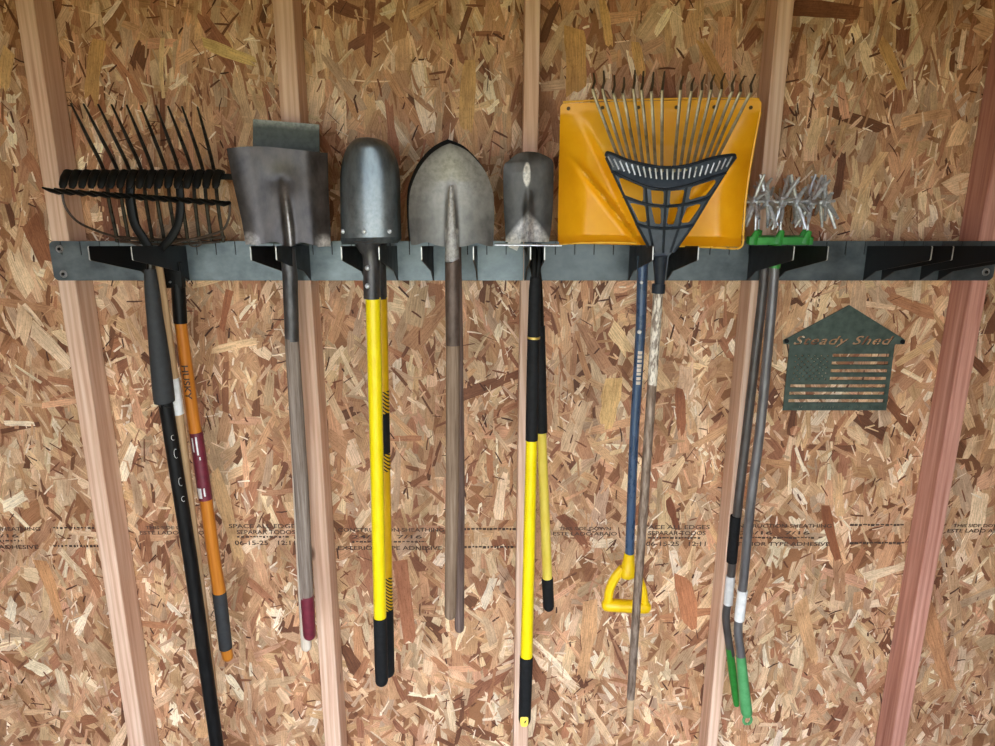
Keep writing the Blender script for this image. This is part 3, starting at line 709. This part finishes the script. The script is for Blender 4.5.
pole([(539, 326, 12), (541.5, 432, 12)], Y).build('collar', M['rubber'], sp)
pole([(541.4, 430, 9.6), (547.4, 580, 9.8)], Y).build('handle', M['paleyellow'], sp)
pole([(547.3, 578, 11.6), (548.6, 606, 11)], Y, dome=2).build('grip', M['rubber'], sp)
Y = -.215
hoe = thing('garden_hoe', P(537, 278, Y), 'hoe with thin level steel blade on a bright yellow handle with black grips', 'hoe')
a = P(494.5, 244.4, Y - .05); c = P(562, 245, Y - .05); zz = a.z
vs = []
for (yy, dz) in ((-.05, 0), (.045, -.0055)):
    for x, e in ((a.x, 0), (c.x, 0)):
        for h in (0, -.003): vs.append((x, Y + yy, zz + dz + h - (.0015 if x > 0 else 0)))
MB().add(vs, [(0, 1, 3, 2), (4, 6, 7, 5), (0, 2, 6, 4), (1, 5, 7, 3), (0, 4, 5, 1), (2, 3, 7, 6)]).build('blade', M['galv'], hoe, smooth=0, bevel=.0006)
for dx in (-2.6, 2.4):
    pole([(537 + dx, 243.5, 4), (537 + dx, 262, 4.2), (536 + dx * .6, 279, 4.4)], Y, 3, 8).build('neck_rod', M['black'], hoe)
pole([(535.4, 277, 10.5), (534.8, 290, 12), (533, 360, 12.4), (531.6, 440, 12.4)], Y).build('foam_sleeve', M['rubber'], hoe)
pole([(533.7, 336.4, 13), (533.6, 338.6, 13)], Y).build('ring', M['gold'], hoe)
pole([(531.6, 438, 11.4), (528.8, 560, 11.8), (526.4, 658, 12.2)], Y).build('handle', M['yellow'], hoe)
g = pole([(526.4, 656, 13.2), (524.6, 719, 12.2)], Y, dome=2).build('grip', M['rubber'], hoe)
b = MB(); p = P(524, 717, Y); m_ = mpp(524, 717, Y); r_ = 6.6 * m_
vs = []; n = 20
for k in range(n):
    t = 2 * PI * k / n; sx, sz = math.cos(t), math.sin(t)
    x = 4.2 * m_ * math.copysign(abs(sx) ** .6, sx); z = 5.4 * m_ * math.copysign(abs(sz) ** .6, sz)
    vs.append(p + Vector((x, -math.sqrt(r_ * r_ - x * x) - .0012, z * 1.1)))
b.add(vs, [tuple(range(n))]); b.build('yellow_badge', M['paleyellow'], g, smooth=0)

# snow shovel
Y = -.125
sn = thing('snow_shovel', P(642, 264, Y), 'wide yellow plastic snow shovel with a blue handle and yellow grip', 'shovel')
def sndy(s, v):
    wallside = -.060 * max(0, (abs(s) - .70) / .30) ** 1.7 * min(1, max(0, v - .08) * 2.5)
    # centre wedge that narrows down towards the handle
    half = .92 - .80 * v
    d = half - abs(s)
    wedge = -.026 * max(0, min(1, d / .09)) * min(1, max(0, v - .06) * 4)
    half2 = 1.36 - 1.26 * v
    d2 = half2 - abs(s)
    rib = -.020 * math.exp(-(d2 / .045) ** 2) * (1 if v > .36 else 0) * min(1, max(0, (v - .36) * 5))
    dish = .028 * (1 - s * s) * math.sin(min(1, v * 1.05) * PI)
    lip = -.030 * max(0, (v - .94) / .06)
    return .0 + wallside + wedge + rib + dish + lip
blade([(560.5, 103.5), (560, 120), (559, 172), (558, 225), (557.8, 243.5)], [(761.5, 99.5), (759.5, 118), (746, 189), (742, 230), (741.5, 247)], Y, sndy, .003, 60, 84,
      ytop=lambda s: (3 if abs(s) > .985 else 0) - .8 * (1 - s * s), ybot=lambda s: (-2.5 if abs(s) > .985 else 0)).build('scoop', M['scoop'], sn)
MB().tube([P(x, y, Y - .012) for x, y in ((563, 102), (600, 100.2), (680, 98.6), (740, 98.2), (759, 98.8))], .0022, 8).build('wear_edge', M['scoopwear'], sn)
ks = spline([(636, 243), (610, 242.6), (580, 243), (559, 244)], 4); ks2 = spline([(676, 246), (710, 247.2), (733, 248.5), (740, 247.5), (743, 243), (743.5, 230), (747, 189), (755, 140), (760.5, 112)], 5)
for kk in (ks, ks2): MB().tube([P(x, y, Y - .045 if y > 236 else Y - .06) for x, y in kk], .0026, 8).build('rolled_rim', M['scoopwear'], sn)
for x, y in ((568.5, 108.5), (602.5, 107.8), (638.5, 107.5), (676.5, 107.3), (714.5, 107), (751, 107.5)):
    b = MB(); bolt_head(b, P(x, y, Y - .004), .0042, .002); b.build('rivet', M['hole'], sn)
pole([(650, 238, 26), (648, 250, 18), (644, 262, 12)], Y, 3).build('socket', M['blue'], sn)
h = pole([(643, 256, 11), (641.6, 300, 10.6), (640, 340, 10.2), (634, 440, 9.4), (629.4, 556, 9.2)], Y, 4).build('handle', M['blue'], sn)
for bx, by, br_ in ((641.5, 282.5, .0042), (639.5, 332, .0055)):
    bb = MB(); bolt_head(bb, P(bx, by, Y - .0125), br_); bb.build('bolt', M['white'], sn)
st = MB(); r_ = 5.0 * mpp(640, 368, Y) + .0007
for k in range(8):
    y0 = 350 + 4.3 * k; vs = []
    for y in (y0, y0 + random.uniform(2.6, 3.8)):
        ax = P(641 - (y - 340) * .06 - 1.2, y, Y)
        for q in range(4):
            l = (-2.2 + 1.5 * q) * .0025; vs.append(ax + Vector((l, -math.sqrt(r_ * r_ - l * l), 0)))
    MB().add(vs, [(q, q + 1, q + 5, q + 4) for q in range(3)]).build('worn_sticker', M['whitewood'], h, smooth=0)
b = pole([(629.4, 553, 10.5), (628.6, 562, 12), (627.6, 572, 17), (627.4, 576, 15)], Y, 3)
gp = b.build('grip_neck', M['dgrip'], sn)
for ks in ([(623, 568, 9), (615, 578, 9.5), (609.5, 590, 9), (608, 604, 9)], [(631, 568, 9), (638, 577, 8.6), (643, 590, 8), (644.5, 604, 8)]):
    pole(ks, Y, 5, 10).build('grip_side', M['dgrip'], gp)
MB().tube([P(608, 605, Y), P(626, 606, Y), P(644.5, 607, Y)], .0185, 14, dome=3).build('grip_bar', M['dgrip'], gp)

# leaf rake in front of it
Y = -.235
lr = thing('leaf_rake', P(660, 262, Y), 'fan leaf rake with slate plastic head on a rusty flaking pole', 'rake')
def spx(pts): return spline(pts, 5)
top = spx([(604.5, 154.5), (609, 152.8), (630, 161), (654, 166.3), (670, 167.4), (690, 164.8), (711, 158.5), (732.5, 154.8), (736.6, 158)])
outer = top + [(725, 174), (709, 199.5), (691, 227), (679, 245), (668.5, 256), (666.5, 272), (654, 272), (652.5, 256), (644, 241), (636.6, 227), (624.6, 198), (611, 170.5)]
def zp(pts): return [(590 + x / 6.22, 140 + y / 6.22) for x, y in pts]
holes = [zp(h) for h in (
    [(180, 240), (205, 236), (322, 290), (332, 300), (332, 372), (322, 382), (222, 345), (208, 330)],
    [(378, 312), (455, 318), (460, 328), (458, 392), (452, 400), (392, 394), (384, 386)],
    [(500, 318), (582, 310), (588, 320), (574, 388), (564, 396), (500, 400), (494, 392)],
    [(630, 300), (640, 290), (775, 246), (784, 256), (780, 270), (722, 344), (622, 372), (614, 362)],
    [(250, 395), (262, 392), (335, 408), (344, 418), (354, 500), (346, 512), (310, 506), (300, 498)],
    [(380, 418), (430, 420), (440, 430), (442, 514), (434, 524), (408, 520), (400, 510)],
    [(490, 420), (540, 416), (548, 428), (522, 518), (512, 525), (484, 524), (476, 514)],
    [(598, 430), (606, 418), (672, 398), (688, 402), (684, 416), (622, 506), (612, 512), (574, 516), (566, 506)])]
def headpt(x, y, out=0.):
    return P(x, y, Y - .035 * (1 - ((x - 670) / 68) ** 2) * max(0, min(1, (252 - y) / 90)) + .0 - out)
c0 = (670, 200)
vs, fs = flat_mesh([(x, -y) for x, y in outer], [[(x, -y) for x, y in h] for h in holes], 1.0)
MB().add([headpt(v.x, -v.y) + Vector((0, .003 * v.z, 0)) for v in vs], fs).build('rake_head', M['rakehead'], lr, smooth=25)
ribs = [[(606, 156)] + top[4:-4] + [(735, 157)], zp([(135, 195), (250, 250), (370, 295), (480, 306), (600, 285), (720, 245), (845, 205)]), zp([(205, 350), (300, 385), (400, 408), (480, 413), (580, 402), (680, 380), (748, 352)]),
        zp([(285, 520), (350, 540), (450, 550), (550, 545), (640, 530)])]
for kk in ribs: MB().tube([headpt(x, y, .004) for x, y in spline(kk, 4)], .0034, 8).build('cross_rib', M['rakerib'], lr)
b = MB()
for kk in (zp([(100, 110), (215, 355), (300, 540), (385, 700)]), zp([(900, 110), (745, 355), (640, 530), (520, 700)]), zp([(345, 290), (365, 540), (400, 700)]), zp([(475, 310), (462, 550), (455, 700)]), zp([(600, 290), (555, 540), (500, 700)])):
    b.tube([headpt(x, y, .003) for x, y in kk], .0030, 8)
b.build('spoke_rib', M['rakerib'], lr)
b = MB()
for i in range(22):                                              # tine ends clamped under the head's upper band
    f = i / 21; x0 = 608 + 124 * f; y0 = 155.5 + 12.5 * (1 - (2 * f - 1) ** 2) + 1
    x1 = x0 + (670 - x0) * .09; y1 = y0 + 10.5
    b.tube([headpt(x0, y0, .003), headpt(x1, y1, .003)], .0019, 6)
b.build('tine_clamp', M['galv'], lr)
for i in range(17):
    f = i / 16
    if i == 8: continue
    xb = 618 + 100 * f; yb = 156.5 + 10.5 * (1 - (2 * f - 1) ** 2)
    xt = 595.5 + 152 * f + random.uniform(-1.2, 1.2); lean = (f - .5) * 10 + 3
    yt = 90 + random.uniform(-3, 3)
    pts = [headpt(xb + (670 - xb) * .05, yb + 5, -.005), headpt(xb, yb, -.005), P(xb + (xt - xb) * .5, (yb + 99) / 2, Y + .012), P(xt, 99, Y + .014), P(xt + (xt - xb) * .14, yt, Y + .010)]
    ks = spline([tuple(p) for p in pts], 4)
    tn = MB().tube(ks, .0036, 6, flat=.35).build('tine', M['spring'], lr)
    q0 = pts[-1]; q1 = P(xt + lean * .4, yt - 7, Y - .006); q2 = P(xt + lean, yt - 16 + random.uniform(-3, 3), Y - .030)
    MB().tube([q0, q1, q2], [.0030, .0028, .0018], 6, flat=.45).build('tine_tip', M['spring_shade'], tn)
pole([(660, 256, 15), (660, 264, 13), (659.6, 286, 9.5)], Y - .006, 3).build('ferrule', M['rakerib'], lr)
pole([(658.8, 284, 13), (658.6, 287, 13.6), (658.2, 293, 13.2)], Y - .006).build('collar', M['rakerib'], lr)
pole([(658.2, 292, 10), (652, 385, 9.6)], Y - .006).build('painted_pole', M['flakypaint'], lr)
pole([(652, 384, 9.6), (644, 500, 9.2), (637, 600, 8.6), (630.6, 698, 8)], Y - .006).build('pole', M['rustpole'], lr)
pole([(630.8, 696, 7.6), (629.4, 722, 7)], Y - .006, dome=2).build('pole_end', M['tan'], lr)

# star wheel cultivators
def star(b, c, R, n, rot, m_ang):
    b.tube([c + Vector((-.010, 0, 0)), c + Vector((-.006, 0, 0)), c + Vector((.006, 0, 0)), c + Vector((.010, 0, 0))], [.006, .012, .012, .006], 12)
    for k in range(n):
        a = rot + 2 * PI * k / n
        d = Vector((m_ang * math.sin(a) + random.uniform(-.14, .14), math.cos(a), math.sin(a))).normalized()
        t = Vector((0, -math.sin(a), math.cos(a)))
        b.tube([c + d * .008, c + d * R * .55, c + d * R + t * .004], [.0048, .0048, .0030], 8)
def cultivator(Y, ax, pk, pm, gm, label, tagk, gripk, sleeve, frame, ferr, rot0, nsp=7):
    t = thing('garden_cultivator', P(pk[0][0], pk[0][1], Y), label, 'cultivator', 'star wheel cultivators')
    x0, x1, ya = ax
    MB().tube([P(x0 - 9, ya, Y), P(x1 + 9, ya - 1, Y)], .0034, 10).build('axle', M['galv'], t)
    for i in range(6):
        b = MB(); f = i / 5
        star(b, P(x0 + (x1 - x0) * f, ya, Y), .068, nsp, rot0 + i * .55, -.34 if i % 2 else .34)
        b.build('star_wheel', M['galv'], t)
    xa, xb, fy = frame
    p0, p1 = P(xa, fy - 3.5, Y), P(xb, fy + 4.5, Y)
    MB().box((p0.x, Y - .012, p1.z), (p1.x, Y + .012, p0.z)).build('yoke', gm, t, bevel=.002)
    for f in (.1, .5, .93):
        x = xa + (xb - xa) * f
        MB().tube([P(x + 2, ya + 2, Y), P(x + 1, fy - 6, Y)], [.003, .003], 8).build('axle_bracket', M['galv'], t)
        MB().tube([P(x + 3, fy - 9, Y - .006), P(x, fy - 2, Y - .008), P(x - 2, fy + 4, Y - .008)], [.006, .010, .012], 10, flat=.6).build('yoke_lug', gm, t)
    pole(ferr, Y, 3).build('ferrule', gm, t)
    pole(pk, Y, 5).build('pole', pm, t)
    pole(tagk, Y, grow=.0022).build('label', M['white'], t)
    pole(gripk, Y, 4, dome=2).build('grip', gm, t)
    if sleeve: pole(sleeve, Y, grow=.0015).build('sleeve', M['rubber'], t)
    return t
cultivator(-.016, (756, 820, 201), [(764, 262, 9), (763, 290, 9.2), (748, 420, 9), (737, 515, 8.8), (731, 575, 8), (727.5, 604, 7.6), (726, 618, 7.6), (728.5, 640, 7.6), (731, 655, 7.6)], M['greypole2'], M['green'],
           'rear star wheel cultivator, darker pole with a black sleeve', [(730.6, 576, 7.8), (728, 604, 7.4)], [(729.5, 648, 7.6), (733, 676, 8), (736.4, 704, 6)], [(735.8, 516, 9.4), (731.6, 562, 9)], (752, 806, 239), [(778, 244, 12), (770, 254, 10), (765, 264, 10)], .2)
cv = cultivator(-.14, (753.5, 826, 202), [(774, 262, 9.4), (773, 290, 9.6), (761, 420, 9.4), (751, 500, 9.2), (744, 575, 8.8), (741, 600, 8.4), (738.4, 622, 8.4), (738.4, 636, 8.4), (740.4, 650, 8.6), (741.6, 662, 8.8)], M['greypole'], M['green'],
           'front star wheel cultivator, lighter grey pole and dusty green grip', [(742.6, 590, 8.4), (739, 620, 8.4)], [(740.8, 656, 9.4), (744, 690, 11), (746.6, 712, 11.4)], None, (748, 811, 240), [(777, 248, 16), (776, 258, 12), (774.6, 268, 10.5)], .0)
for ch in cv.children:
    if ch.name.startswith('grip'): ch.data.materials[0] = M['green2']
p = P(747.4, 720, -.14); rg = [p + Vector((.0115 * math.cos(a), 0, .0145 * math.sin(a))) for a in [k * PI / 9 for k in range(19)]]
MB().tube(rg, .004, 8).build('hanging_loop', M['green2'], cv)

# house shaped sign
Y = WALL - .0065
sg = thing('wall_sign', P(836, 411, Y), 'dark green house shaped steel sign with cut-out flag and lettering', 'sign')
def zs(pts): return [(770 + x / 5.327, 290 + y / 5.327) for x, y in pts]
def toplane(x, y): q = P(x, y, Y); return (q.x, q.z)
outer = zs([(422, 80), (720, 266), (716, 288), (664, 290), (618, 641), (67, 641), (104, 290), (72, 286), (70, 268)])
holes = []
def sh(y): return (641 - y) * .125
for i, y in enumerate((348, 389, 430, 471, 511, 550, 590)):
    h = 8.5; x0 = (316 if i < 4 else 97 - 6) ; x1 = 598
    if i < 4: x0 = 296
    q = []
    for (x, yy) in ((x0, y - h), (x1, y - h), (x1, y + h), (x0, y + h)): q.append((x + sh(yy), yy))
    holes.append(zs(q))
for r in range(9):                                               # small stars of the canton
    for c in range(6 if r % 2 == 0 else 5):
        y = 350 + r * 15.5; x = 98 + c * 34 + (17 if r % 2 else 0) + sh(y) + 4
        holes.append(zs([(x + (6.4 if k % 2 == 0 else 2.6) * math.sin(k * PI / 5), y - (6.4 if k % 2 == 0 else 2.6) * math.cos(k * PI / 5)) for k in range(10)]))
x = 122
while x < 588:                                                   # bottom line of tiny slits, too small to read
    h = random.uniform(5, 9); holes.append(zs([(x + 3, 622 - h * .5), (x + 6, 622 - h * .5), (x + 2, 622 + h), (x - 1, 622 + h)])); x += random.choice((13, 15, 18, 30))
vs, fs = flat_mesh([toplane(*p) for p in outer], [[toplane(*p) for p in h] for h in holes], .0012)
plate = MB().add([(v.x, Y + v.z, v.y) for v in vs], fs).build('sign_plate', M['sign'], sg, smooth=0)
# lettering cut clean through the plate
vs, fs = text_mesh('Steady Shed', .40, .012, 1.1, .022)
a = toplane(*zs([(122, 306)])[0]); c = toplane(*zs([(664, 244)])[0])
me = bpy.data.meshes.new('cutter'); me.from_pydata([(a[0] + v.x * (c[0] - a[0]), Y + v.z, a[1] + v.y * (c[1] - a[1])) for v in vs], [], fs)
bm = bmesh.new(); bm.from_mesh(me); bmesh.ops.remove_doubles(bm, verts=bm.verts, dist=1e-5); bmesh.ops.recalc_face_normals(bm, faces=bm.faces); bm.to_mesh(me); bm.free()
cutter = bpy.data.objects.new('cutter', me); C.objects.link(cutter)
bm = bmesh.new(); bm.from_mesh(plate.data); bmesh.ops.remove_doubles(bm, verts=bm.verts, dist=1e-6); bmesh.ops.recalc_face_normals(bm, faces=bm.faces); bm.to_mesh(plate.data); bm.free()
md = plate.modifiers.new('cut', 'BOOLEAN'); md.operation = 'DIFFERENCE'; md.object = cutter; md.solver = 'EXACT'; md.use_self = True
dg = bpy.context.evaluated_depsgraph_get(); dg.update()
cutm = bpy.data.meshes.new_from_object(plate.evaluated_get(dg))
plate.modifiers.clear(); plate.data = cutm
if not cutm.materials: cutm.materials.append(M['sign'])
bpy.data.objects.remove(cutter); bpy.data.meshes.remove(me)
for x, y in ((88, 272), (705, 276)):
    b = MB(); q = P(*zs([(x, y)])[0], Y - .0012)
    b.tube([q + Vector((0, .013, 0)), q + Vector((0, -.0005, 0)), q + Vector((0, -.003, 0)), q + Vector((0, -.0036, 0))], [.004, .0068, .0062, .002], 12)
    b.build('screw', M['arm'], sg)

# ------------------------------------------------------------------ daylight through the open front
w = bpy.data.worlds.new('sky'); bpy.context.scene.world = w; w.use_nodes = True
nt = w.node_tree; bg = nt.nodes['Background']
bg.inputs['Color'].default_value = (.88, .96, 1.10, 1); bg.inputs['Strength'].default_value = 3.0
sc = bpy.context.scene
sc.view_settings.view_transform = 'Standard'; sc.view_settings.look = 'None'
sc.view_settings.exposure = 1.4; sc.view_settings.gamma = 1.0; sc.view_settings.use_curve_mapping = False
